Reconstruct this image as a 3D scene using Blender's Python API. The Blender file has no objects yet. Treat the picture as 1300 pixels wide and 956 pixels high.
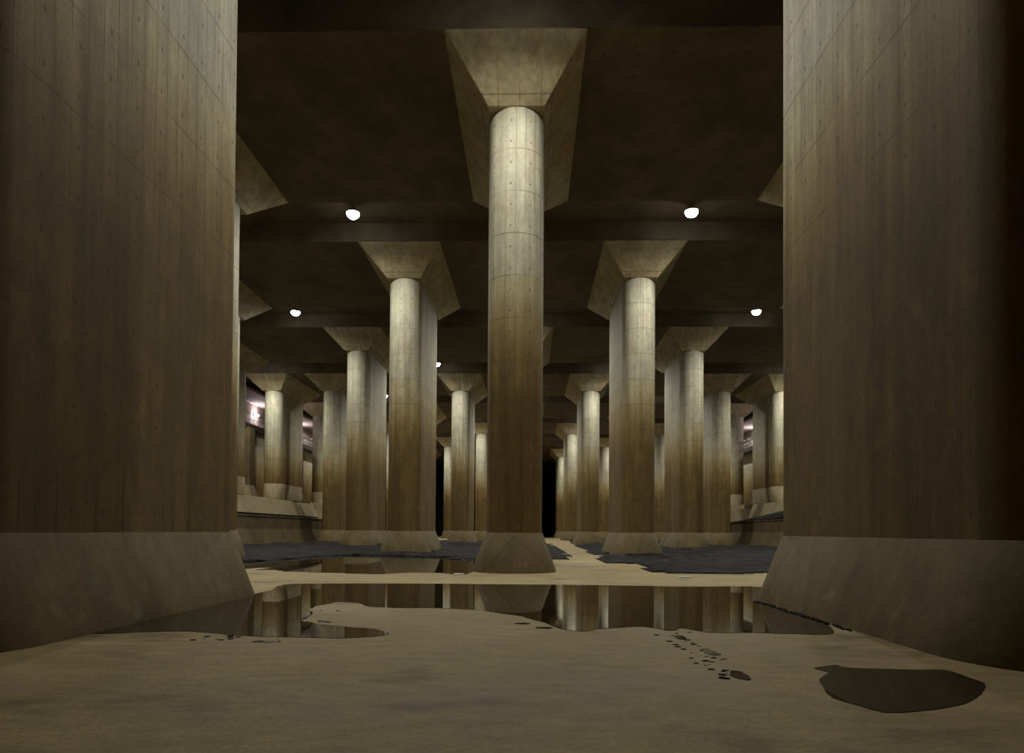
import bpy, bmesh, math, random
from mathutils import Vector, noise
random.seed(7)
PI = math.pi
S = bpy.context.scene
COL = S.collection

# ---------------------------------------------------------------- camera / world / exposure
YAW, PITCH, ROLL = 0.0265, 0.0181, 0.0070
cam_d = bpy.data.cameras.new('camera')
cam_d.sensor_fit = 'HORIZONTAL'
cam_d.sensor_width = 36.0
cam_d.lens = 36.0 * 867.0 / 1300.0
cam_d.shift_y = 179.95 / 1300.0
cam_d.clip_end = 500
cam = bpy.data.objects.new('camera', cam_d)
COL.objects.link(cam)
cam.location = (0.5744, -23.738, 1.466)
from mathutils import Matrix
cam.matrix_world = (Matrix.Translation(cam.location) @ Matrix.Rotation(YAW, 4, 'Z')
                    @ Matrix.Rotation(PI / 2 + PITCH, 4, 'X') @ Matrix.Rotation(ROLL, 4, 'Z'))
S.camera = cam

w = bpy.data.worlds.new('world')
S.world = w
w.use_nodes = True
w.node_tree.nodes['Background'].inputs[0].default_value = (0, 0, 0, 1)
w.node_tree.nodes['Background'].inputs[1].default_value = 0.0

LAMP = 2850.0            # watts of each ceiling floodlight (spot behind its lens)
LAMP_SPREAD, LAMP_BLEND = 172, .62
LAMP_Y, LAMP_Z = -4.4, 18.22
GALLERY_LAMP = 260.0
S.view_settings.view_transform = 'Standard'
S.view_settings.look = 'None'
S.view_settings.gamma = 1
S.view_settings.use_curve_mapping = False
S.view_settings.exposure = 0.0
S.cycles.max_bounces = 8
S.cycles.diffuse_bounces = 5
S.cycles.glossy_bounces = 4
S.cycles.sample_clamp_indirect = 4.0
S.cycles.use_denoising = True

# ---------------------------------------------------------------- dimensions (metres)
SX, DY, L = 6.98, 16.27, 8.08         # pillar spacing across, row spacing, pillar length
HB, HT, HR = 16.37, 17.80, 18.87      # capital bottom, capital top / low ceiling, recess ceiling
E_, D_ = 1.34, 1.79                   # capital flare sideways / endways
HS, G = 1.39, 0.53                    # base height and flare
TZ = 4.75                             # terrace level
XW = 31.5                             # hall side walls

# ---------------------------------------------------------------- node helpers
class NT:
    def __init__(s, name):
        s.m = bpy.data.materials.new(name); s.m.use_nodes = True
        s.t = s.m.node_tree; s.t.nodes.clear()
        s.out = s.t.nodes.new('ShaderNodeOutputMaterial')
        s.b = s.t.nodes.new('ShaderNodeBsdfPrincipled')
        s.t.links.new(s.b.outputs[0], s.out.inputs[0])
    def put(s, sock, v):
        if isinstance(v, bpy.types.NodeSocket): s.t.links.new(v, sock)
        elif v is not None: sock.default_value = v
    def math(s, op, a, b=None, c=None, clamp=False):
        n = s.t.nodes.new('ShaderNodeMath'); n.operation = op; n.use_clamp = clamp
        s.put(n.inputs[0], a)
        if b is not None: s.put(n.inputs[1], b)
        if c is not None: s.put(n.inputs[2], c)
        return n.outputs[0]
    def pos(s): return s.t.nodes.new('ShaderNodeNewGeometry').outputs['Position']
    def sep(s, v):
        n = s.t.nodes.new('ShaderNodeSeparateXYZ'); s.put(n.inputs[0], v); return n.outputs
    def uv(s): return s.t.nodes.new('ShaderNodeTexCoord').outputs['UV']
    def scale(s, v, k, off=(0, 0, 0)):
        n = s.t.nodes.new('ShaderNodeMapping'); s.put(n.inputs[0], v)
        n.inputs['Scale'].default_value = k; n.inputs['Location'].default_value = off
        return n.outputs[0]
    def noise(s, v, sc, det=4, rough=.55, dist=0):
        n = s.t.nodes.new('ShaderNodeTexNoise'); s.put(n.inputs['Vector'], v)
        n.inputs['Scale'].default_value = sc; n.inputs['Detail'].default_value = det
        n.inputs['Roughness'].default_value = rough; n.inputs['Distortion'].default_value = dist
        return n.outputs[0]
    def rng(s, v, a, b, c, d, smooth=False):
        n = s.t.nodes.new('ShaderNodeMapRange'); n.clamp = True
        if smooth: n.interpolation_type = 'SMOOTHSTEP'
        s.put(n.inputs[0], v)
        for i, x in enumerate((a, b, c, d)): n.inputs[1 + i].default_value = x
        return n.outputs[0]
    def ramp(s, v, stops):
        n = s.t.nodes.new('ShaderNodeValToRGB'); s.put(n.inputs[0], v)
        cr = n.color_ramp
        while len(cr.elements) < len(stops): cr.elements.new(0.5)
        for e, (p, c) in zip(cr.elements, stops):
            e.position = p; e.color = (*c, 1)
        return n.outputs[0]
    def mix(s, f, a, b, mode='MIX'):
        n = s.t.nodes.new('ShaderNodeMix'); n.data_type = 'RGBA'; n.blend_type = mode
        s.put(n.inputs[0], f)
        s.put(n.inputs[6], a if isinstance(a, bpy.types.NodeSocket) else (*a, 1))
        s.put(n.inputs[7], b if isinstance(b, bpy.types.NodeSocket) else (*b, 1))
        return n.outputs[2]
    def grey(s, v):
        n = s.t.nodes.new('ShaderNodeCombineColor')
        for i in range(3): s.put(n.inputs[i], v)
        return n.outputs[0]
    def bump(s, h, st, dist=.02):
        n = s.t.nodes.new('ShaderNodeBump'); n.inputs['Strength'].default_value = st
        n.inputs['Distance'].default_value = dist; s.put(n.inputs['Height'], h)
        s.put(s.b.inputs['Normal'], n.outputs[0])
    def line(s, v, period, off, width):
        # 1 on a line repeated every `period`
        a = s.math('ADD', v, -off + period / 2)
        a = s.math('FLOORED_MODULO', a, period) if False else s.math('WRAP', a, period, 0.0)
        a = s.math('ABSOLUTE', s.math('SUBTRACT', a, period / 2))
        return s.math('LESS_THAN', a, width / 2)

def shaft_concrete(name, lines=1.0):
    n = NT(name)
    p = n.pos(); x, y, z = n.sep(p)
    u, v, _ = n.sep(n.uv())
    low = n.noise(n.scale(p, (.5, .5, .16)), 1.0, 4)
    streak = n.noise(n.scale(p, (2.6, 2.6, .10)), 1.0, 5, .6)
    zz = n.math('ADD', z, n.math('MULTIPLY', n.math('SUBTRACT', low, .5), 2.2))
    zz = n.math('ADD', zz, n.math('MULTIPLY', n.math('SUBTRACT', streak, .5), 1.6))
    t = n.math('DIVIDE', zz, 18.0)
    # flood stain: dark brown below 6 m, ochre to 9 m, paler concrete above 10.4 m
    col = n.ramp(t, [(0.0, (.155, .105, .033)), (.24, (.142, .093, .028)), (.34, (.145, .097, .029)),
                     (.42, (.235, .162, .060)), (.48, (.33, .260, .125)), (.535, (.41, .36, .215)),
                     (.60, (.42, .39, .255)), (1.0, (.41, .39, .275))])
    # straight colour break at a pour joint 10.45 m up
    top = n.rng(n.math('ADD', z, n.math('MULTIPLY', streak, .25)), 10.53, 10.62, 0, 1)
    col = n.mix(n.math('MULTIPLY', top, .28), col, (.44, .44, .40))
    mott = n.noise(n.scale(p, (1.5, 1.5, .8)), 1.6, 8, .62)
    col = n.mix(1.0, col, n.grey(n.rng(mott, .3, .7, .80, 1.15)), 'MULTIPLY')
    col = n.mix(1.0, col, n.grey(n.rng(streak, .35, .65, .80, 1.12)), 'MULTIPLY')
    fine = n.noise(n.scale(p, (6, 6, .35)), 1.0, 3, .5)
    col = n.mix(1.0, col, n.grey(n.rng(fine, .35, .65, .90, 1.06)), 'MULTIPLY')
    grain = n.noise(p, 16, 6, .75)
    col = n.mix(1.0, col, n.grey(n.rng(grain, .32, .68, .78, 1.14)), 'MULTIPLY')
    blot = n.noise(n.scale(p, (1.1, 1.1, .7), (5, 5, 5)), 1.0, 6, .7, .8)
    col = n.mix(n.rng(blot, .54, .66, 0, .28), col, (.30, .19, .075))
    # drips low on the walls
    drip = n.noise(n.scale(p, (7, 7, .35)), 1.0, 3, .5)
    dm = n.math('MULTIPLY', n.rng(drip, .60, .68, 0, 1), n.rng(z, 1.4, 4.6, 1, 0))
    col = n.mix(n.math('MULTIPLY', dm, .6), col, (.05, .032, .014))
    # joints between pours every 1.5 m, board marks, tie holes
    hj = n.line(z, 1.495, 7.43, .035)
    pick = n.noise(n.scale(p, (.7, .7, .7)), 1.0, 2)
    hj = n.math('MULTIPLY', hj, n.rng(pick, .38, .55, .15, .75))
    hj = n.math('MULTIPLY', hj, n.rng(z, 4.5, 8.5, .12, 1))
    cell = n.math('FLOOR', n.math('DIVIDE', u, .36))
    wn = n.t.nodes.new('ShaderNodeTexWhiteNoise'); wn.noise_dimensions = '1D'; n.put(wn.inputs['W'], cell)
    vj = n.line(u, .36, 0.0, .020)
    vj = n.math('MULTIPLY', vj, n.rng(n.noise(n.scale(p, (.4, .4, .5)), 1.3, 3),   .34, .54, .25, 1.25))
    vj = n.math('MULTIPLY', vj, n.math('MULTIPLY_ADD', wn.outputs[0], .6, .4))
    vj = n.math('MULTIPLY', vj, n.rng(z, 5.5, 8.5, .25, 1))
    du = n.math('SUBTRACT', n.math('WRAP', n.math('ADD', u, .54 + 36), .72, 0.0), .36)
    dz = n.math('SUBTRACT', n.math('WRAP', n.math('ADD', z, .16), .7475, 0.0), .374)
    rr = n.math('SQRT', n.math('ADD', n.math('POWER', du, 2.0), n.math('POWER', n.math('MULTIPLY', dz, .6), 2.0)))
    hole = n.math('LESS_THAN', rr, .028)
    lines_ = n.math('MAXIMUM', n.math('MAXIMUM', hj, vj), n.math('MULTIPLY', hole, .85))
    col = n.mix(n.math('MULTIPLY', lines_, .75 * lines), col, (.05, .042, .022))
    n.put(n.b.inputs['Base Color'], col)
    n.b.inputs['Roughness'].default_value = .78
    n.b.inputs['Specular IOR Level'].default_value = .3
    h = n.math('SUBTRACT', n.math('MULTIPLY', n.noise(p, 9, 5), .5), lines_)
    n.bump(h, .35, .015)
    return n.m

def plain_concrete(name, c1, c2, rough=.8, sc=.8, joint=None, cracks=False):
    n = NT(name)
    p = n.pos(); x, y, z = n.sep(p)
    a = n.noise(p, sc, 8, .62)
    b = n.noise(n.scale(p, (3, 3, .7)), 1.3, 5, .6)
    col = n.mix(n.rng(a, .35, .65, 0, 1), c1, c2)
    col = n.mix(1.0, col, n.grey(n.rng(b, .3, .7, .85, 1.12)), 'MULTIPLY')
    sp = n.noise(p, 14, 6, .75)
    col = n.mix(1.0, col, n.grey(n.rng(sp, .3, .7, .80, 1.12)), 'MULTIPLY')
    h = n.noise(p, 9, 5)
    if cracks:   # hairline joints of the cone segments, pale scuffs
        u, v, _ = n.sep(n.uv())
        ca = n.math('ABSOLUTE', n.math('ADD', u, n.math('MULTIPLY', n.math('SUBTRACT', 1.25, z), .62)))
        cb = n.math('ABSOLUTE', n.math('SUBTRACT', u, n.math('MULTIPLY', n.math('SUBTRACT', 1.25, z), 1.0)))
        ln = n.math('LESS_THAN', n.math('MINIMUM', ca, cb), .018)
        ln = n.math('MULTIPLY', ln, n.math('LESS_THAN', z, 1.25))
        ln = n.math('MULTIPLY', ln, n.math('MULTIPLY', n.math('LESS_THAN', n.math('ABSOLUTE', x), 2.5), n.math('LESS_THAN', y, 3.0)))
        col = n.mix(n.math('MULTIPLY', ln, .6), col, (.06, .045, .02))
        sc2 = n.noise(n.scale(p, (4, 1.2, .8)), 1.6, 3, .5)
        col = n.mix(n.math('MULTIPLY', n.rng(sc2, .58, .70, 0, .30), n.rng(z, .3, 1.0, 1, 0)), col, (.34, .31, .20))
        h = n.math('SUBTRACT', h, ln)
    n.put(n.b.inputs['Base Color'], col)
    n.b.inputs['Roughness'].default_value = rough
    n.b.inputs['Specular IOR Level'].default_value = .3
    n.bump(h, .3, .015)
    return n.m

def capital_concrete():
    n = NT('capital_concrete')
    p = n.pos(); x, y, z = n.sep(p)
    u, v, _ = n.sep(n.uv())
    a = n.noise(p, .9, 7, .62)
    col = n.mix(n.rng(a, .35, .65, 0, 1), (.31, .255, .14), (.48, .415, .25))
    rust = n.noise(n.scale(p, (1.6, 1.6, .5)), 1.0, 4)
    col = n.mix(n.rng(rust, .52, .68, 0, .5), col, (.42, .27, .11))
    st = n.noise(n.scale(p, (5, 5, .3), (3, 1, 0)), 1.0, 4)
    col = n.mix(1.0, col, n.grey(n.rng(st, .3, .7, .75, 1.12)), 'MULTIPLY')
    pale = n.math('MULTIPLY', n.rng(n.noise(n.scale(p, (3.2, .25, .1), (7, 0, 0)), 1.0, 1), .60, .64, 0, .45), n.math('GREATER_THAN', y, 20.0))
    col = n.mix(pale, col, (.52, .52, .46))
    ln = n.math('MULTIPLY', n.line(u, .75, .12, .03), n.rng(z, 16.6, 17.3, 1, .1))
    ln = n.math('MAXIMUM', ln, n.math('MULTIPLY', n.math('COMPARE', z, 16.62, .018), .8))
    col = n.mix(n.math('MULTIPLY', ln, .6), col, (.08, .06, .03))
    n.put(n.b.inputs['Base Color'], col)
    n.b.inputs['Roughness'].default_value = .8
    n.bump(n.noise(p, 8, 5), .3, .015)
    return n.m

def ceiling_concrete():
    n = NT('ceiling_concrete')
    p = n.pos(); x, y, z = n.sep(p)
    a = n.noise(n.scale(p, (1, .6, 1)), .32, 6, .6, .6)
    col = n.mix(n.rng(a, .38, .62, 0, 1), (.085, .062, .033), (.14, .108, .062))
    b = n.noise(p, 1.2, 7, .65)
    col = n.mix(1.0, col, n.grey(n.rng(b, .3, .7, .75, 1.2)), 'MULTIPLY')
    ed = n.math('MULTIPLY', n.math('MAXIMUM', n.line(x, 1.8, .4, .025), n.line(y, 1.8, .3, .025)), .4)
    du = n.math('SUBTRACT', n.math('WRAP', x, 1.2, 0.0), .6)
    dv = n.math('SUBTRACT', n.math('WRAP', y, 1.2, 0.0), .6)
    hole = n.math('LESS_THAN', n.math('SQRT', n.math('ADD', n.math('POWER', du, 2.0), n.math('POWER', dv, 2.0))), .06)
    face = n.math('MAXIMUM', n.math('LESS_THAN', z, 17.81), n.math('GREATER_THAN', z, 18.86))
    ed = n.math('MULTIPLY', ed, face); hole = n.math('MULTIPLY', hole, face)
    col = n.mix(n.math('MAXIMUM', ed, n.math('MULTIPLY', hole, .7)), col, (.04, .03, .018))
    n.put(n.b.inputs['Base Color'], col)
    n.b.inputs['Roughness'].default_value = .8
    n.bump(n.noise(p, 5, 5), .3, .02)
    return n.m

def floor_concrete():
    n = NT('floor_concrete')
    p = n.pos(); x, y, z = n.sep(p)
    a = n.noise(n.scale(p, (.5, 1, 1)), .7, 8, .62, .3)
    col = n.mix(n.rng(a, .35, .65, 0, 1), (.33, .255, .120), (.45, .36, .185))
    b = n.noise(n.scale(p, (1, 2.2, 1)), 2.2, 7, .65)
    col = n.mix(1.0, col, n.grey(n.rng(b, .3, .7, .78, 1.15)), 'MULTIPLY')
    sp = n.noise(p, 22, 4, .6)
    col = n.mix(1.0, col, n.grey(n.rng(sp, .3, .7, .78, 1.12)), 'MULTIPLY')
    damp = n.noise(n.scale(p, (.25, .5, 1), (4, 2, 0)), 1.2, 5, .6)
    dm = n.rng(damp, .58, .66, 0, .55)
    col = n.mix(dm, col, (.09, .066, .032))
    jt = n.math('MULTIPLY', n.math('COMPARE', y, -1.5, .03), n.math('GREATER_THAN', x, 0.0))
    col = n.mix(n.math('MULTIPLY', jt, .7), col, (.09, .07, .035))
    n.put(n.b.inputs['Base Color'], col)
    n.put(n.b.inputs['Roughness'], n.rng(a, .3, .7, .62, .85))
    n.b.inputs['Specular IOR Level'].default_value = .3
    n.bump(n.math('ADD', n.noise(p, 3.5, 7, .7), n.math('MULTIPLY', sp, .3)), .45, .03)
    return n.m

def water():
    n = NT('puddle_water')
    p = n.pos()
    n.b.inputs['Base Color'].default_value = (.035, .026, .012, 1)
    n.b.inputs['Roughness'].default_value = .015
    n.b.inputs['IOR'].default_value = 1.33
    n.b.inputs['Specular IOR Level'].default_value = .26
    n.bump(n.noise(n.scale(p, (.6, .6, 1)), 1.5, 2), .012, .02)
    return n.m

def mud():
    n = NT('wet_sediment')
    p = n.pos()
    a = n.noise(n.scale(p, (.9, 1.0, 1)), 1.6, 8, .75, 1.0)
    col = n.mix(n.rng(a, .42, .60, 0, 1), (.006, .006, .006), (.05, .048, .047))
    n.put(n.b.inputs['Base Color'], col)
    n.put(n.b.inputs['Roughness'], n.rng(a, .3, .7, .5, .85))
    n.b.inputs['Specular IOR Level'].default_value = .03
    n.bump(n.noise(p, 4, 8, .75), .8, .06)
    return n.m

def simple(name, c, rough=.6, metal=0.0, emit=None, es=0.0):
    n = NT(name)
    p = n.pos()
    k = n.noise(p, 6, 4)
    col = n.mix(1.0, (c[0], c[1], c[2]), n.grey(n.rng(k, .3, .7, .88, 1.08)), 'MULTIPLY')
    n.put(n.b.inputs['Base Color'], col)
    n.b.inputs['Roughness'].default_value = rough
    n.b.inputs['Metallic'].default_value = metal
    if emit:
        n.b.inputs['Emission Color'].default_value = (*emit, 1)
        n.b.inputs['Emission Strength'].default_value = es
    return n.m

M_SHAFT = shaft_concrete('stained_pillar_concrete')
M_BASE = plain_concrete('pillar_base_concrete', (.130, .100, .044), (.18, .142, .068), cracks=True)
M_CAP = capital_concrete()
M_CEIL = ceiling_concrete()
M_FLOOR = floor_concrete()
M_WATER = water()
M_MUD = mud()
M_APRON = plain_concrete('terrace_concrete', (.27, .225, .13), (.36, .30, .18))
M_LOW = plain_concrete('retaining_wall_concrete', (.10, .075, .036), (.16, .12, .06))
M_WALL = shaft_concrete('hall_wall_concrete')
M_PAINTED_DARK = plain_concrete('chamber_painted_shade', (.012, .012, .013), (.02, .02, .02))  # near-black colour paints in the lack of light at the far end
M_STEEL = simple('galvanised_steel', (.35, .35, .34), .45, .8)
M_RUST = simple('dark_painted_steel', (.06, .045, .04), .5, .3)
M_LENS = simple('lamp_lens', (.8, .8, .8), .3, 0, (.93, .97, 1.0), 30.0)
M_TUBE = simple('gallery_lamp_glass', (.8, .8, .8), .3, 0, (1.0, .86, .92), GALLERY_LAMP)
M_GAL = plain_concrete('gallery_plaster', (.32, .26, .235), (.42, .35, .32))
M_WHITE = simple('white_plate', (.85, .85, .8), .5)

# ---------------------------------------------------------------- mesh helpers
def link_mesh(name, bm, mat, parent=None, smooth=False):
    me = bpy.data.meshes.new(name); bm.to_mesh(me); bm.free()
    me.materials.append(mat)
    if smooth:
        for f in me.polygons: f.use_smooth = True
    o = bpy.data.objects.new(name, me); COL.objects.link(o)
    if parent: o.parent = parent
    return o
def thing(name, label, cat, loc=(0, 0, 0), group=None, rz=0):
    o = bpy.data.objects.new(name, None); COL.objects.link(o)
    o.location = loc; o.rotation_euler[2] = rz
    o['label'] = label; o['category'] = cat
    if group: o['group'] = group
    return o
def tag(o, label, cat, group=None, kind=None):
    o['label'] = label; o['category'] = cat
    if group: o['group'] = group
    if kind: o['kind'] = kind
    return o
def structure(o):
    o['kind'] = 'structure'; return o
def box(bm, x0, x1, y0, y1, z0, z1):
    v = [bm.verts.new((x, y, z)) for z in (z0, z1) for x, y in ((x0, y0), (x1, y0), (x1, y1), (x0, y1))]
    for f in ((3, 2, 1, 0), (4, 5, 6, 7), (0, 1, 5, 4), (1, 2, 6, 5), (2, 3, 7, 6), (3, 0, 4, 7)):
        bm.faces.new([v[i] for i in f])
def cyl(bm, c, r0, r1, z0, z1, n=24, cap=True):
    a = [bm.verts.new((c[0] + r0 * math.cos(t), c[1] + r0 * math.sin(t), z0)) for t in [2 * PI * i / n for i in range(n)]]
    b = [bm.verts.new((c[0] + r1 * math.cos(t), c[1] + r1 * math.sin(t), z1)) for t in [2 * PI * i / n for i in range(n)]]
    for i in range(n):
        j = (i + 1) % n; bm.faces.new((a[i], a[j], b[j], b[i]))
    if cap:
        bm.faces.new(a[::-1]); bm.faces.new(b)
def rod(bm, a, b, r=.02, n=8):
    a, b = Vector(a), Vector(b); d = (b - a).normalized()
    s = d.orthogonal().normalized(); t = d.cross(s)
    A = [bm.verts.new(a + r * (s * math.cos(q) + t * math.sin(q))) for q in [2 * PI * i / n for i in range(n)]]
    B = [bm.verts.new(b + r * (s * math.cos(q) + t * math.sin(q))) for q in [2 * PI * i / n for i in range(n)]]
    for i in range(n):
        j = (i + 1) % n; bm.faces.new((A[i], A[j], B[j], B[i]))
    bm.faces.new(A[::-1]); bm.faces.new(B)
def prism_y(bm, prof, y0, y1):
    # closed (x, z) profile extruded along Y
    a = [bm.verts.new((x, y0, z)) for x, z in prof]; b = [bm.verts.new((x, y1, z)) for x, z in prof]
    n = len(prof)
    for i in range(n):
        j = (i + 1) % n; bm.faces.new((a[i], a[j], b[j], b[i]))
    bm.faces.new(a[::-1]); bm.faces.new(b)
    bmesh.ops.recalc_face_normals(bm, faces=bm.faces[:])

# ---------------------------------------------------------------- the setting
Y0, Y1 = -30.0, 150.0
bm = bmesh.new(); box(bm, -34.5, 34.5, Y0 - .5, Y1 + 60, -.5, 0)
structure(link_mesh('floor', bm, M_FLOOR))

prof = []          # stepped underside of the ceiling (y, z)
for k in range(-2, 9):
    a, b = k * DY - D_, k * DY + L + D_
    prof += [(a, HR), (a, HT), (b, HT), (b, HR)]
prof = [(Y0 - .5, HR)] + [p for p in prof if p[0] > Y0] + [(Y1 + .5, HR)]
bm = bmesh.new()
lo = [[bm.verts.new((x, y, z)) for y, z in prof] for x in (-34.5, 34.5)]
hi = [[bm.verts.new((x, y, 20)) for y, z in prof] for x in (-34.5, 34.5)]
for i in range(len(prof) - 1):
    bm.faces.new((lo[0][i], lo[0][i + 1], lo[1][i + 1], lo[1][i]))
    if prof[i][0] != prof[i + 1][0]:
        bm.faces.new((hi[0][i], hi[1][i], hi[1][i + 1], hi[0][i + 1]))
bmesh.ops.recalc_face_normals(bm, faces=bm.faces[:])
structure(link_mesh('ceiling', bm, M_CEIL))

def uv_wall(o):
    # u runs along the wall, v up it
    me = o.data; uvl = me.uv_layers.new(name='UVMap')
    for l in me.loops:
        c = me.vertices[l.vertex_index].co; uvl.data[l.index].uv = (c.x + c.y, c.z)
for s, nm in ((-1, 'wall_left'), (1, 'wall_right')):
    bm = bmesh.new()
    xa, xb = sorted((s * XW, s * 34.5))
    box(bm, xa, xb, Y0, Y1, 0, 12.6)                         # solid wall up to the gallery
    xa, xb = sorted((s * 34.0, s * 34.5))
    box(bm, xa, xb, Y0, Y1, 12.6, 20)                        # set-back wall of the gallery
    o = structure(link_mesh(nm, bm, M_WALL)); uv_wall(o)
bm = bmesh.new(); box(bm, -34.5, 34.5, Y0 - .5, Y0, 0, 20)
o = structure(link_mesh('wall_front', bm, M_WALL)); uv_wall(o)
bm = bmesh.new()
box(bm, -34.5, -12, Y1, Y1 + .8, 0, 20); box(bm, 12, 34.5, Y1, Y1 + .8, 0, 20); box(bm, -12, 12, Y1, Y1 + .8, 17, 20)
o = structure(link_mesh('wall_back', bm, M_PAINTED_DARK))
bm = bmesh.new()   # unlit chamber past the last row, its darkness put into the colour
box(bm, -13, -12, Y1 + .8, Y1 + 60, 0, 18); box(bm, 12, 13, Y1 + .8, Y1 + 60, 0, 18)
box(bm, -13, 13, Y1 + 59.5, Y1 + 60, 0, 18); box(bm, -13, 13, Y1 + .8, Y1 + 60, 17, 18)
structure(link_mesh('wall_chamber', bm, M_PAINTED_DARK))

# ---------------------------------------------------------------- pillars
NSEG = 20
def stadium(r, g=0.0):
    # outline of a pillar (front tip at y = 0), u = arc length measured from the tip
    pts = []
    R = r + g; ya, yb = r, L - r
    for i in range(NSEG + 1):
        a = -PI / 2 + PI / 2 * i / NSEG
        pts.append((R * math.cos(a), ya + R * math.sin(a), r * PI / 2 * i / NSEG))
    u0 = r * PI / 2
    for i in range(1, 5):
        pts.append((R, ya + (yb - ya) * i / 4, u0 + (yb - ya) * i / 4))
    u1 = u0 + yb - ya
    for i in range(1, 2 * NSEG + 1):
        a = PI * i / (2 * NSEG)
        pts.append((R * math.cos(a), yb + R * math.sin(a), u1 + r * a))
    u2 = u1 + r * PI
    for i in range(1, 5):
        pts.append((-R, yb - (yb - ya) * i / 4, u2 + (yb - ya) * i / 4))
    u3 = u2 + yb - ya
    for i in range(1, NSEG):
        a = PI + PI / 2 * i / NSEG
        pts.append((R * math.cos(a), ya + R * math.sin(a), u3 + r * (a - PI)))
    total = u3 + r * PI / 2
    return pts, total
def loft(rings, name, mat, cap_top=False):
    bm = bmesh.new(); uvl = bm.loops.layers.uv.new('UVMap')
    V = []; tot = 0
    for pts, tot, z in rings:
        V.append([bm.verts.new((p[0], p[1], z)) for p in pts])
    n = len(V[0]); us = [p[2] for p in rings[0][0]] + [tot]
    for k in range(len(V) - 1):
        for i in range(n):
            j = (i + 1) % n
            f = bm.faces.new((V[k][i], V[k][j], V[k + 1][j], V[k + 1][i])); f.smooth = True
            for lp, (uu, zz) in zip(f.loops, ((us[i], rings[k][2]), (us[i + 1], rings[k][2]), (us[i + 1], rings[k + 1][2]), (us[i], rings[k + 1][2]))):
                if uu > tot / 2: uu -= tot
                lp[uvl].uv = (uu, zz)
            # keep the face that crosses the half-way mark continuous
            if abs(f.loops[0][uvl].uv.x - f.loops[1][uvl].uv.x) > tot / 2:
                for lp in f.loops:
                    if lp[uvl].uv.x > 0: lp[uvl].uv.x -= tot
    if cap_top: bm.faces.new(V[-1])
    me = bpy.data.meshes.new(name); bm.to_mesh(me); bm.free(); me.materials.append(mat)
    return me
def pillar_meshes(z0):
    P, T = stadium(1.0)
    Q, _ = stadium(1.0, G)
    if z0 > 0:      # terrace pillars: straight sides, battered wedge at the ends
        Q = [(px * .84, (py - .5 if py < 1 else py + .5 if py > L - 1 else py), pu) for px, py, pu in P]
    hs = z0 + (HS if z0 == 0 else 1.6)
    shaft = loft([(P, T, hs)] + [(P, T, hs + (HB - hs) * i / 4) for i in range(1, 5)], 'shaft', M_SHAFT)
    R1, _ = stadium(1.0, .025)
    base = loft([(Q, T, z0 - .02), (Q, T, z0 + .03), (R1, T, hs - .01), (P, T, hs + .004)], 'base', M_BASE if z0 == 0 else M_APRON)
    return shaft, base
def capital_mesh():
    bm = bmesh.new(); uvl = bm.loops.layers.uv.new('UVMap')
    b = [bm.verts.new(c) for c in ((-1, 0, HB), (1, 0, HB), (1, L, HB), (-1, L, HB))]
    t = [bm.verts.new(c) for c in ((-1 - E_, -D_, HT), (1 + E_, -D_, HT), (1 + E_, L + D_, HT), (-1 - E_, L + D_, HT))]
    q = [bm.verts.new((v.co.x, v.co.y, HT + .04)) for v in t]
    bm.faces.new(b[::-1])
    for i in range(4):
        j = (i + 1) % 4
        bm.faces.new((b[i], b[j], t[j], t[i])); bm.faces.new((t[i], t[j], q[j], q[i]))
    bm.faces.new(q)
    bmesh.ops.bevel(bm, geom=[e for e in bm.edges if min(e.verts[0].co.z, e.verts[1].co.z) < HT - .1], offset=.03, segments=1, affect='EDGES')
    bmesh.ops.recalc_face_normals(bm, faces=bm.faces[:])
    for f in bm.faces:
        for lp in f.loops:
            c = lp.vert.co
            lp[uvl].uv = (c.x if abs(f.normal.y) > abs(f.normal.x) else c.y, c.z)
    me = bpy.data.meshes.new('capital'); bm.to_mesh(me); bm.free(); me.materials.append(M_CAP)
    return me
ME_SHAFT, ME_BASE = pillar_meshes(0.0)
ME_SHAFT_T, ME_BASE_T = pillar_meshes(TZ)
ME_CAP = capital_mesh()
def pillar(i, k, label, terrace=False, group='rows of round-ended concrete pillars'):
    X = i * SX if not terrace else math.copysign(27.35, i)
    t = thing('concrete_pillar', label, 'pillar', (X, k * DY, TZ if terrace else 0), group)
    for nm, me in (('shaft', ME_SHAFT_T if terrace else ME_SHAFT), ('base', ME_BASE_T if terrace else ME_BASE), ('capital', ME_CAP)):
        o = bpy.data.objects.new(nm, me); COL.objects.link(o); o.parent = t
        if terrace: o.location.z = -TZ
    return t
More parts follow.
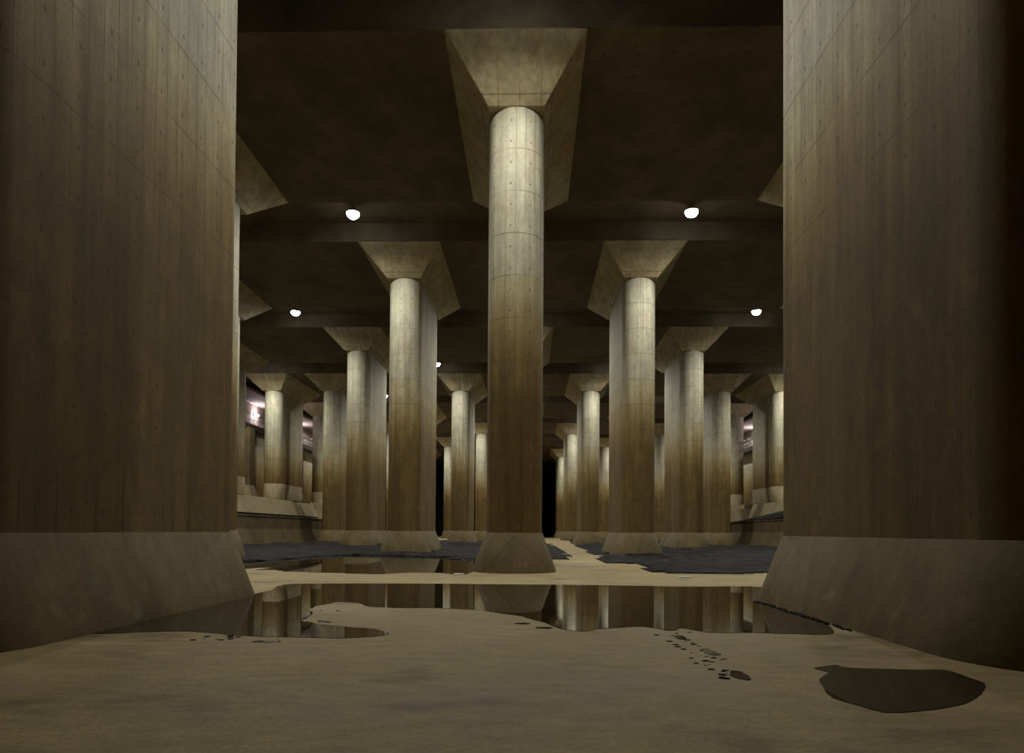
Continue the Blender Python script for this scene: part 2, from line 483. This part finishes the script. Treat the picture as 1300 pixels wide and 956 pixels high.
PILLARS = [
 (0, 0, 'large concrete pillar standing alone in the centre foreground, brown-stained lower half'),
 (-1, -1, 'huge near concrete pillar filling the left side of the view like a wall'),
 (1, -1, 'huge near concrete pillar filling the right side of the view like a wall'),
 (-2, 0, 'sliver of pale concrete pillar just behind the huge left foreground pillar'),
 (2, 0, 'concrete pillar of which only the capital shows past the huge right foreground pillar'),
 (-1, 1, 'tall concrete pillar first to the left of the centre foreground pillar, mud at its base'),
 (1, 1, 'tall concrete pillar first to the right of the centre foreground pillar, standing in dark mud'),
 (-3, 1, 'concrete pillar edge beyond the sliver behind the left foreground pillar'),
 (3, 1, 'concrete pillar behind the right foreground pillar, level with the second row'),
 (0, 2, 'concrete pillar hidden straight behind the centre foreground pillar'),
 (-2, 2, 'concrete pillar left of and behind the tall second-row left pillar, white streak on capital'),
 (2, 2, 'concrete pillar right of and behind the tall second-row right pillar, pale lit top'),
 (-1, 3, 'yellowish concrete pillar between the centre pillar and the tall left pillar'),
 (1, 3, 'yellowish concrete pillar between the centre pillar and the tall right pillar'),
 (-3, 3, 'concrete pillar with dim capital seen just right of the terrace steps on the left'),
 (3, 3, 'concrete pillar half in shade seen just left of the right terrace end block'),
 (0, 4, 'concrete pillar second in the file hidden behind the centre foreground pillar'),
 (-2, 4, 'distant concrete pillar seen through the slit left of the tall left pillar'),
 (2, 4, 'distant concrete pillar seen through the slit right of the tall right pillar'),
 (-1, 5, 'distant whitish lit pillar just left of the centre foreground pillar'),
 (1, 5, 'distant whitish lit pillar just right of the dark chamber and its thinnest neighbour'),
 (-3, 5, 'distant pillar behind the white-streaked pillar on the left'),
 (3, 5, 'distant dim pillar in the gap between the two right-hand pale pillars'),
 (0, 6, 'concrete pillar third in the file hidden behind the centre foreground pillar'),
 (-2, 6, 'small distant pillar left of the yellowish pillar left of centre'),
 (2, 6, 'small distant white-lit pillar right of the yellowish pillar right of centre'),
 (-1, 7, 'farthest visible pillar on the left, partly behind the centre pillar'),
 (1, 7, 'thin farthest pillar beside the black chamber opening'),
 (-3, 7, 'distant pillar edge at the far left of the rows, by the slit left of centre'),
 (3, 7, 'distant pillar far right, seventh row back'),
 (-2, 8, 'last-row pillar far left of the black chamber opening'),
 (2, 8, 'last-row pillar right of the black chamber opening'),
]
for i, k, lab in PILLARS: pillar(i, k, lab)
TP = [(-4, 2, 'raised terrace pillar farthest forward on the left side'), (4, 2, 'raised terrace pillar farthest forward on the right side'),
      (-4, 3, 'brightly lit yellow pillar standing on the raised left terrace'), (4, 3, 'lit pillar on the raised right terrace at the edge of the near pillar'),
      (-4, 4, 'greyish pillar farther back on the left terrace, behind the bright one'), (4, 4, 'grey pillar farther back on the right terrace beside the pink gallery')]
for i, k, lab in TP: pillar(i, k, lab, True, 'pillars on the side terraces')

# ---------------------------------------------------------------- side terraces
for s, side in ((-1, 'left'), (1, 'right')):
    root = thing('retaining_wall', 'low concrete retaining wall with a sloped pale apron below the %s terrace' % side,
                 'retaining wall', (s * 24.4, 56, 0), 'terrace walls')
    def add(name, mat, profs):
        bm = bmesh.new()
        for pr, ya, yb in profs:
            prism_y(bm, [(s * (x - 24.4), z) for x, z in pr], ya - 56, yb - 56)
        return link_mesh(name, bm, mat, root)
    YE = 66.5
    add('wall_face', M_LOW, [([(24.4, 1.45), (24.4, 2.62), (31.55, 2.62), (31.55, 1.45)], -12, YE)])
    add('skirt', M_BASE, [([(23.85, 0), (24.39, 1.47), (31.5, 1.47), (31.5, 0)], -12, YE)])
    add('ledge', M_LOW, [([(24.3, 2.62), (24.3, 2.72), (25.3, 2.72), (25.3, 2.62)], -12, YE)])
    if s < 0:
        add('apron', M_APRON, [([(24.75, 2.95), (25.45, 4.55), (31.5, TZ), (31.5, 2.7), (25.2, 2.7)], -12, 50.6),
                               ([(24.9, 2.95), (25.6, 4.5), (31.5, TZ), (31.5, 2.7), (25.2, 2.7)], 50.6, 58)])
    else:
        add('apron', M_APRON, [([(25.1, 2.75), (25.75, 4.6), (31.5, TZ), (31.5, 2.7), (25.2, 2.7)], -12, 54.0),
                               ([(27.0, 2.7), (27.0, TZ - .1), (31.5, TZ), (31.5, 2.7)], 54.0, 58)])
    # dark silt left lying along the ledge
    bm = bmesh.new(); rows = []
    for q in range(61):
        y = -10 + 66 * q / 60
        hgt = .16 + .05 * noise.noise(Vector((y * .8, s, 2)))
        if s > 0: hgt += max(0, min(1, (55 - y) / 15)) * .85
        rows.append([bm.verts.new((s * x, y, z)) for x, z in ((24.45, 2.722), (24.55, 2.722 + hgt * .25), (25.0, 2.722 + hgt), (25.45, 2.722 + hgt * 1.1), (25.45, 2.722))])
    for q in range(60):
        for i in range(5):
            j = (i + 1) % 5; bm.faces.new((rows[q][i], rows[q][j], rows[q + 1][j], rows[q + 1][i]))
    bm.faces.new(rows[0]); bm.faces.new(rows[-1][::-1]); bmesh.ops.recalc_face_normals(bm, faces=bm.faces[:])
    tag(link_mesh('ledge_silt', bm, M_MUD, smooth=True), 'dark silt lying along the ledge of the %s retaining wall' % side, 'silt', None, 'stuff')
    bm = bmesh.new()       # end block with battered faces
    lo_ = [(23.9, 57.3, 2.6), (31.5, 57.3, 2.6), (31.5, 66.6, 2.6), (23.9, 66.6, 2.6)]
    hi_ = [(24.15, 57.9, 4.25), (31.5, 57.9, 4.25), (31.5, 66.0, 4.25), (24.15, 66.0, 4.25)]
    a = [bm.verts.new((s * (x - 24.4), y - 56, z)) for x, y, z in lo_]; b = [bm.verts.new((s * (x - 24.4), y - 56, z)) for x, y, z in hi_]
    for i in range(4):
        j = (i + 1) % 4; bm.faces.new((a[i], a[j], b[j], b[i]))
    bm.faces.new(b); bm.faces.new(a[::-1]); bmesh.ops.recalc_face_normals(bm, faces=bm.faces[:])
    link_mesh('end_block', bm, M_APRON, root)
    # terrace ground beyond the end block, carrying the far terrace pillar
    bm = bmesh.new(); box(bm, *sorted((s * 1.6, s * 7.1)), 2, 20, 0.0, TZ)
    link_mesh('terrace_slab', bm, M_APRON, root)

    # buttresses on the hall wall
    for k in (3, 4):
        yb = k * DY + 1.2
        t = thing('wall_buttress', 'concrete buttress with a flared foot against the %s hall wall, %s' % (side, 'nearer one' if k == 3 else 'farther one'),
                  'buttress', (s * 31.5, yb, TZ), 'buttresses along the hall walls')
        bm = bmesh.new(); box(bm, *sorted((-s * 1.4, 0.0)), 0, 1.3, 1.5, 12.6 - TZ)
        o = link_mesh('shaft', bm, M_LOW, t)
        bm = bmesh.new()
        a = [bm.verts.new((-s * x, y, 0)) for x, y in ((0, -.35), (1.8, -.35), (1.8, 1.65), (0, 1.65))]
        b = [bm.verts.new((-s * x, y, 1.5)) for x, y in ((0, 0), (1.4, 0), (1.4, 1.3), (0, 1.3))]
        for i in range(4):
            j = (i + 1) % 4; bm.faces.new((a[i], a[j], b[j], b[i]))
        bm.faces.new(b); bm.faces.new(a[::-1]); bmesh.ops.recalc_face_normals(bm, faces=bm.faces[:])
        link_mesh('base', bm, M_APRON, t)

    # inspection gallery let into the wall
    g = thing('inspection_gallery', 'dark steel-edged inspection gallery with handrail high on the %s hall wall' % side,
              'gallery', (s * 31.5, 60, 12.6), 'galleries')
    bm = bmesh.new(); box(bm, *sorted((-s * 1.0, s * 2.5)), -30, 40, 0, .55)
    link_mesh('walkway_slab', bm, M_RUST, g)
    bm = bmesh.new()
    box(bm, *sorted((s * 2.35, s * 2.5)), -30, 40, .55, 4.3)
    link_mesh('back_panel', bm, M_GAL, g)
    bm = bmesh.new()
    box(bm, *sorted((-s * .9, s * 2.35)), -30, 40, 4.3, 4.6)
    link_mesh('soffit', bm, M_GAL, g)
    bm = bmesh.new()
    for h in (.55, 1.1): rod(bm, (-s * .95, -30, .55 + h), (-s * .95, 40, .55 + h), .035)
    link_mesh('handrail', bm, M_STEEL, g)
    for n_ in range(29):
        bm = bmesh.new(); rod(bm, (0, 0, 0), (0, 0, 1.1), .04) if n_ == 0 else None
        if n_ == 0:
            post = link_mesh('rail_post', bm, M_STEEL, g); post.location = (-s * .95, -29.5, .55)
        else:
            bm.free(); c = post.copy(); COL.objects.link(c); c.parent = g; c.location = (-s * .95, -29.5 + n_ * 2.4, .55)
    for q, yy in enumerate((.3, 15.5) if s < 0 else (2.5, 17.3)):
        t = thing('gallery_lamp', 'glowing pinkish-white lamp on the %s gallery wall, %s' % (side, 'nearer the viewer' if q == 0 else 'farther from the viewer'),
                  'lamp', (s * 33.8, 60 + yy, 15.65), 'gallery lamps')
        bm = bmesh.new(); box(bm, *sorted((-s * .12, s * .05)), -.5, .5, -.12, .12)
        link_mesh('housing', bm, M_STEEL, t)
        bm = bmesh.new(); rod(bm, (-s * .2, -.45, 0), (-s * .2, .45, 0), .09, 12)
        link_mesh('tube', bm, M_TUBE, t)

# ---------------------------------------------------------------- ceiling floodlights
def lamp_meshes():
    bm = bmesh.new()
    cyl(bm, (0, 0), .35, .18, -.02, .20); cyl(bm, (0, 0), .035, .035, .20, HR - LAMP_Z, 12)
    h = link_mesh('housing', bm, M_STEEL)
    bm = bmesh.new()
    rings = []
    for q in range(7):                      # domed glass
        a = q / 6 * PI / 2
        rr, zz = .34 * math.cos(a), -.02 - .30 * math.sin(a)
        rings.append([bm.verts.new((rr * math.cos(t), rr * math.sin(t), zz)) for t in [2 * PI * i / 24 for i in range(24)]] if q < 6 else [bm.verts.new((0, 0, zz))])
    for q in range(6):
        for i in range(24):
            j = (i + 1) % 24
            bm.faces.new((rings[q][i], rings[q][j], rings[q + 1][j], rings[q + 1][i]) if q < 5 else (rings[q][i], rings[q][j], rings[6][0]))
    bm.faces.new(rings[0])
    bmesh.ops.recalc_face_normals(bm, faces=bm.faces[:])
    l = link_mesh('lens', bm, M_LENS)
    a, b = h.data, l.data
    bpy.data.objects.remove(h); bpy.data.objects.remove(l)
    return a, b
ME_H, ME_L = lamp_meshes()
NAMES = {(1, -1): 'bright white ceiling floodlight upper left of the centre pillar', (1, 1): 'bright white ceiling floodlight upper right of the centre pillar',
         (2, -1): 'white ceiling floodlight, second down on the left, by the left edge of the opening', (2, 1): 'white ceiling floodlight, second down on the right, near the right foreground pillar',
         (3, -1): 'small white floodlight between the tall left pillar and the centre pillar', (4, -1): 'tiny white floodlight in the slit left of the tall left pillar',
         (0, 0): 'ceiling floodlight directly in front of the centre pillar capital, above the frame'}
SPOT = None
for k in range(0, 8):
    if k % 2 == 0: xs = [0.0, -17.6, 17.6]
    else: xs = [-8.9, 8.9, -27.0, 27.0]
    for X in xs:
        sg = 0 if X == 0 else int(math.copysign(1, X))
        lab = NAMES.get((k, sg)) if abs(X) < 20 else None
        if not lab:
            where = {0: 'on the centre line', -1: 'left of the centre line', 1: 'right of the centre line'}[sg]
            if abs(X) > 20: where = 'over the %s terrace' % ('left' if sg < 0 else 'right')
            lab = 'ceiling floodlight %s in front of pillar row %s' % (where, ['nearest', 'of the centre pillar', 'second', 'third', 'fourth', 'fifth', 'sixth', 'seventh', 'eighth'][k + 1])
        t = thing('ceiling_floodlight', lab, 'ceiling light', (X, k * DY + LAMP_Y, LAMP_Z), 'floodlights in the ceiling recesses')
        for nm, me in (('housing', ME_H), ('lens', ME_L)):
            o = bpy.data.objects.new(nm, me); COL.objects.link(o); o.parent = t
        ld = SPOT if SPOT else bpy.data.lights.new('floodlight_beam', 'SPOT'); SPOT = ld
        ld.energy = LAMP; ld.spot_size = math.radians(LAMP_SPREAD); ld.spot_blend = LAMP_BLEND
        ld.shadow_soft_size = .22; ld.color = (1.0, .965, .86)
        lo_b = bpy.data.objects.new('beam', ld); COL.objects.link(lo_b); lo_b.parent = t; lo_b.location = (0, 0, -.50)

# ---------------------------------------------------------------- water and sediment on the floor
POLY = {
  'near_puddle': [ (-5.60,-14.43), (-5.60,-13.13), (-5.60,-11.99), (-5.55,-10.29), (-5.60,-8.85), (-5.62,-7.46), (-5.89,-5.81), (-4.79,-5.41), (-2.70,-5.17), (-0.12,-5.14), (2.45,-5.12), (4.51,-5.41), (6.90,-5.39), (5.45,-9.78), (5.45,-11.92), (5.0,-13.63), (4.30,-13.75), (3.87,-13.70), (3.19,-13.67), (2.88,-13.30), (2.65,-13.56), (2.36,-13.17), (2.12,-13.19), (1.61,-13.47), (1.35,-13.73), (1.05,-13.44), (0.68,-12.47), (0.13,-11.66), (-0.48,-11.11), (-1.38,-10.93), (-1.97,-10.98), (-2.46,-10.76), (-2.82,-10.23), (-3.29,-9.97), (-3.39,-10.43), (-3.49,-10.85), (-3.43,-11.37), (-3.17,-12.05), (-3.09,-12.47), (-3.03,-12.86), (-2.75,-13.21), (-2.17,-13.51), (-1.63,-13.80), (-1.42,-14.09), (-1.50,-14.38), (-1.98,-14.62), (-2.54,-14.53), (-3.10,-14.50), (-3.58,-14.39), (-4.14,-14.14), (-4.69,-14.18) ],
  'back_puddle': [ (-11.61,4.35), (-13.0,8.5), (-12.0,14.5), (-9.07,15.5), (-8.6,15.0), (-3.66,13.80), (-1.90,9.6), (-1.47,-0.53), (-2.45,-0.45), (-3.55,-0.38), (-4.42,-1.35), (-5.53,-1.09), (-6.67,-0.82), (-7.54,-0.50), (-8.57,0.28), (-9.16,0.68), (-9.13,1.73), (-9.69,1.64), (-9.97,0.56) ],
  'right_puddle': [ (3.68,-16.22), (3.95,-16.07), (4.02,-16.20), (4.37,-16.26), (4.69,-16.28), (5.01,-16.31), (5.06,-16.62), (5.02,-16.91), (4.60,-17.47), (4.06,-17.90), (3.46,-18.06), (3.31,-17.54), (3.39,-17.00), (3.60,-16.63), (3.71,-16.46) ],
  'sed_right': [ (4.52,25.86), (4.00,8.54), (4.91,7.17), (4.84,3.33), (4.92,0.36), (6.79,0.18), (9.38,0.98), (23.8,10.0), (23.8,30.55), (23.8,67.94), (23.8,79.71), (20.96,82.60), (11.61,86.37), (6.66,83.77), (5.12,47.83) ],
  'sed_mid': [ (1.96,55.38), (2.92,51.15), (3.11,29.56), (2.97,17.59), (2.54,10.86), (1.86,10.73), (0.87,10.54), (-0.13,24.66), (-0.57,54.36) ],
  'sed_left': [ (-23.8,30.73), (-23.8,44.25), (-23.8,49.70), (-22.88,61.26), (-17.93,63.67), (-11.25,66.92), (-5.13,69.90), (-1.67,35.59), (-2.02,15.24), (-2.11,8.25), (-3.39,9.73), (-4.55,12.44), (-7.84,13.98), (-9.92,13.54), (-11.00,9.18), (-12.18,5.66), (-20,9) ],
}
def smooth_poly(pts, sub=4, jit=.03):
    out = []; n = len(pts)
    for i in range(n):
        p0, p1, p2, p3 = (Vector(pts[(i + q - 1) % n]) for q in range(4))
        for k in range(sub):
            t = k / sub
            v = .5 * ((2 * p1) + (p2 - p0) * t + (2 * p0 - 5 * p1 + 4 * p2 - p3) * t * t + (3 * p1 - p0 - 3 * p2 + p3) * t ** 3)
            j = noise.noise(Vector((v.x * 2.3, v.y * 2.3, 0))) * jit * 2
            out.append((v.x + j, v.y + j))
    return out
def sheet(name, pts, mat, z=.006, thick=.004, sub=4, jit=.03):
    P = smooth_poly(pts, sub, jit) if sub > 1 else pts
    bm = bmesh.new()
    f = bm.faces.new([bm.verts.new((x, y, z)) for x, y in P])
    if f.normal.z < 0: f.normal_flip()
    bmesh.ops.triangulate(bm, faces=[f])
    r = bmesh.ops.extrude_face_region(bm, geom=bm.faces[:])
    for v in r['geom']:
        if isinstance(v, bmesh.types.BMVert): v.co.z -= thick
    bmesh.ops.recalc_face_normals(bm, faces=bm.faces[:])
    return link_mesh(name, bm, mat)
def puddle(pts, label, **kw):
    return tag(sheet('puddle', pts, M_WATER, **kw), label, 'puddle', 'puddles on the floor')
puddle(POLY['near_puddle'], 'wide shallow puddle across the near floor mirroring the pillars')
puddle(POLY['back_puddle'], 'dark puddle behind the floor strip, left of the centre pillar base', jit=.15)
puddle(POLY['right_puddle'], 'dark puddle in the bottom right foreground by the right pillar base')
def blob(cx, cy, rx, ry, n=14):
    return [(cx + rx * (1 + .3 * noise.noise(Vector((cx * 5, i * 1.7, 0)))) * math.cos(2 * PI * i / n),
             cy + ry * (1 + .3 * noise.noise(Vector((cy * 5, i * 1.3, 4)))) * math.sin(2 * PI * i / n)) for i in range(n)]
for (cx, cy, rx, ry, lab) in [
    (.46, -12.95, .12, .07, 'tiny wet spot by the near puddle shore, left one of a pair'),
    (.80, -13.4, .14, .08, 'tiny wet spot by the near puddle shore, right one of a pair'),
    (2.66, -14.2, .08, .18, 'small wet spot in the trail running forward from the puddle'),
    (2.79, -15.3, .07, .25, 'narrow wet spot in the middle of the trail on the near floor'),
    (2.72, -16.65, .10, .22, 'wet blotch at the near end of the trail on the floor'),
    (-2.9, -14.95, .14, .07, 'tiny wet spot in front of the left end of the near puddle')]:
    puddle(blob(cx, cy, rx, ry), lab, sub=2, jit=.02)

def inside(x, y, P):
    c = False; n = len(P); j = n - 1
    for i in range(n):
        if (P[i][1] > y) != (P[j][1] > y) and x < (P[j][0] - P[i][0]) * (y - P[i][1]) / (P[j][1] - P[i][1]) + P[i][0]: c = not c
        j = i
    return c
def edge_dist(x, y, P):
    d = 1e9; q = Vector((x, y))
    for i in range(len(P)):
        a, b = Vector(P[i]), Vector(P[(i + 1) % len(P)])
        ab = b - a; t = max(0, min(1, (q - a).dot(ab) / max(ab.length_squared, 1e-9)))
        d = min(d, (a + ab * t - q).length)
    return d
def sediment(key, label, hmax):
    P = smooth_poly(POLY[key], 4, .5)
    x0, x1 = min(p[0] for p in P), max(p[0] for p in P); y0, y1 = min(p[1] for p in P), max(p[1] for p in P)
    ys = []; y = y0
    while y < y1 + 1: ys.append(y); y += .3 + .012 * max(0, y)
    nx = int((x1 - x0) / .45) + 1
    bm = bmesh.new(); grid = {}
    for i in range(nx + 1):
        for j, y in enumerate(ys):
            x = x0 + i * (x1 - x0) / nx
            if inside(x, y, P):
                d = edge_dist(x, y, P)
                nn = noise.fractal(Vector((x * .35, y * .55, 3)), 1.0, 2.0, 5)
                lumps = noise.fractal(Vector((x * .9, y * 1.4, 9)), 1.0, 2.1, 4)
                h = min(1, d / 1.2) * max(.03, (.45 + .55 * nn) * hmax + .06 * lumps)
                grid[i, j] = bm.verts.new((x, y, max(.008, h)))
    for (i, j) in list(grid):
        q = [(i, j), (i + 1, j), (i + 1, j + 1), (i, j + 1)]
        if all(c in grid for c in q): bm.faces.new([grid[c] for c in q])
    edges = [e for e in bm.edges if e.is_boundary]
    r = bmesh.ops.extrude_edge_only(bm, edges=edges)
    for v in r['geom']:
        if isinstance(v, bmesh.types.BMVert): v.co.z = 0.0
    bmesh.ops.delete(bm, geom=[v for v in bm.verts if not v.link_faces], context='VERTS')
    bmesh.ops.recalc_face_normals(bm, faces=bm.faces[:])
    return tag(link_mesh('sediment', bm, M_MUD, smooth=True), label, 'mud', None, 'stuff')
sediment('sed_right', 'dark wet sediment spread around the pillars on the right', .32)
sediment('sed_mid', 'narrow dark sediment patch just right of the centre pillar base', .16)
sediment('sed_left', 'dark wet sediment banked around the pillars on the left', .34)

# thin line of debris along the foot of the right foreground pillar
bm = bmesh.new()
for q in range(70):
    t = q / 69; y = -13.4 + 4.2 * t; x = 5.38 + random.uniform(-.05, .03)
    r = random.uniform(.02, .05)
    mtx = Matrix.Translation((x, y, .012)) @ Matrix.Diagonal((r, r * 1.8, r * .5, 1))
    bmesh.ops.create_icosphere(bm, subdivisions=1, radius=1, matrix=mtx)
tag(link_mesh('debris', bm, M_MUD, smooth=True), 'line of dark wet debris along the foot of the right foreground pillar', 'debris', None, 'stuff')

# trail of small damp crumbs running forward from the puddle, and marks on the dry tongue
bm = bmesh.new()
TONGUE = [(-3.78, -14.69), (-3.51, -14.8), (-3.42, -14.57), (-2.71, -14.87), (-3.12, -11.6), (-3.0, -13.1), (-2.8, -12.9), (-2.6, -13.0), (-2.3, -10.0), (-1.9, -10.3), (-1.6, -10.6)]
TR = [(2.65 + .05 * math.sin(q * 1.9), -13.5 - 3.3 * q / 15) for q in range(16)] + TONGUE
for cx, cy in TR:
    for q in range(3):
        x, y = cx + random.gauss(0, .09), cy + random.gauss(0, .09)
        r = random.uniform(.012, .042)
        mtx = Matrix.Translation((x, y, .004)) @ Matrix.Diagonal((r * 1.3, r * 1.2, r * .12, 1))
        bmesh.ops.create_icosphere(bm, subdivisions=1, radius=1, matrix=mtx)
tag(link_mesh('silt_crumbs', bm, M_MUD, smooth=True), 'scattered dark silt crumbs trailing over the near dry floor', 'silt', None, 'stuff')

# two small white plates lying on the floor strip
for (x, y, lab) in ((-1.75, -1.35, 'small white marker plate on the floor left of the centre pillar base'),
                    (5.5, -1.85, 'small white marker plate on the floor strip before the right-hand mud')):
    t = thing('floor_marker', lab, 'marker', (x, y, 0), 'white floor markers')
    bm = bmesh.new(); box(bm, -.17, .17, -.1, .1, .001, .045)
    bmesh.ops.bevel(bm, geom=bm.edges[:], offset=.008, segments=1, affect='EDGES')
    link_mesh('plate', bm, M_WHITE, t)
    bm = bmesh.new(); cyl(bm, (0, 0), .03, .02, .045, .06, 10)
    link_mesh('stud', bm, M_STEEL, t)
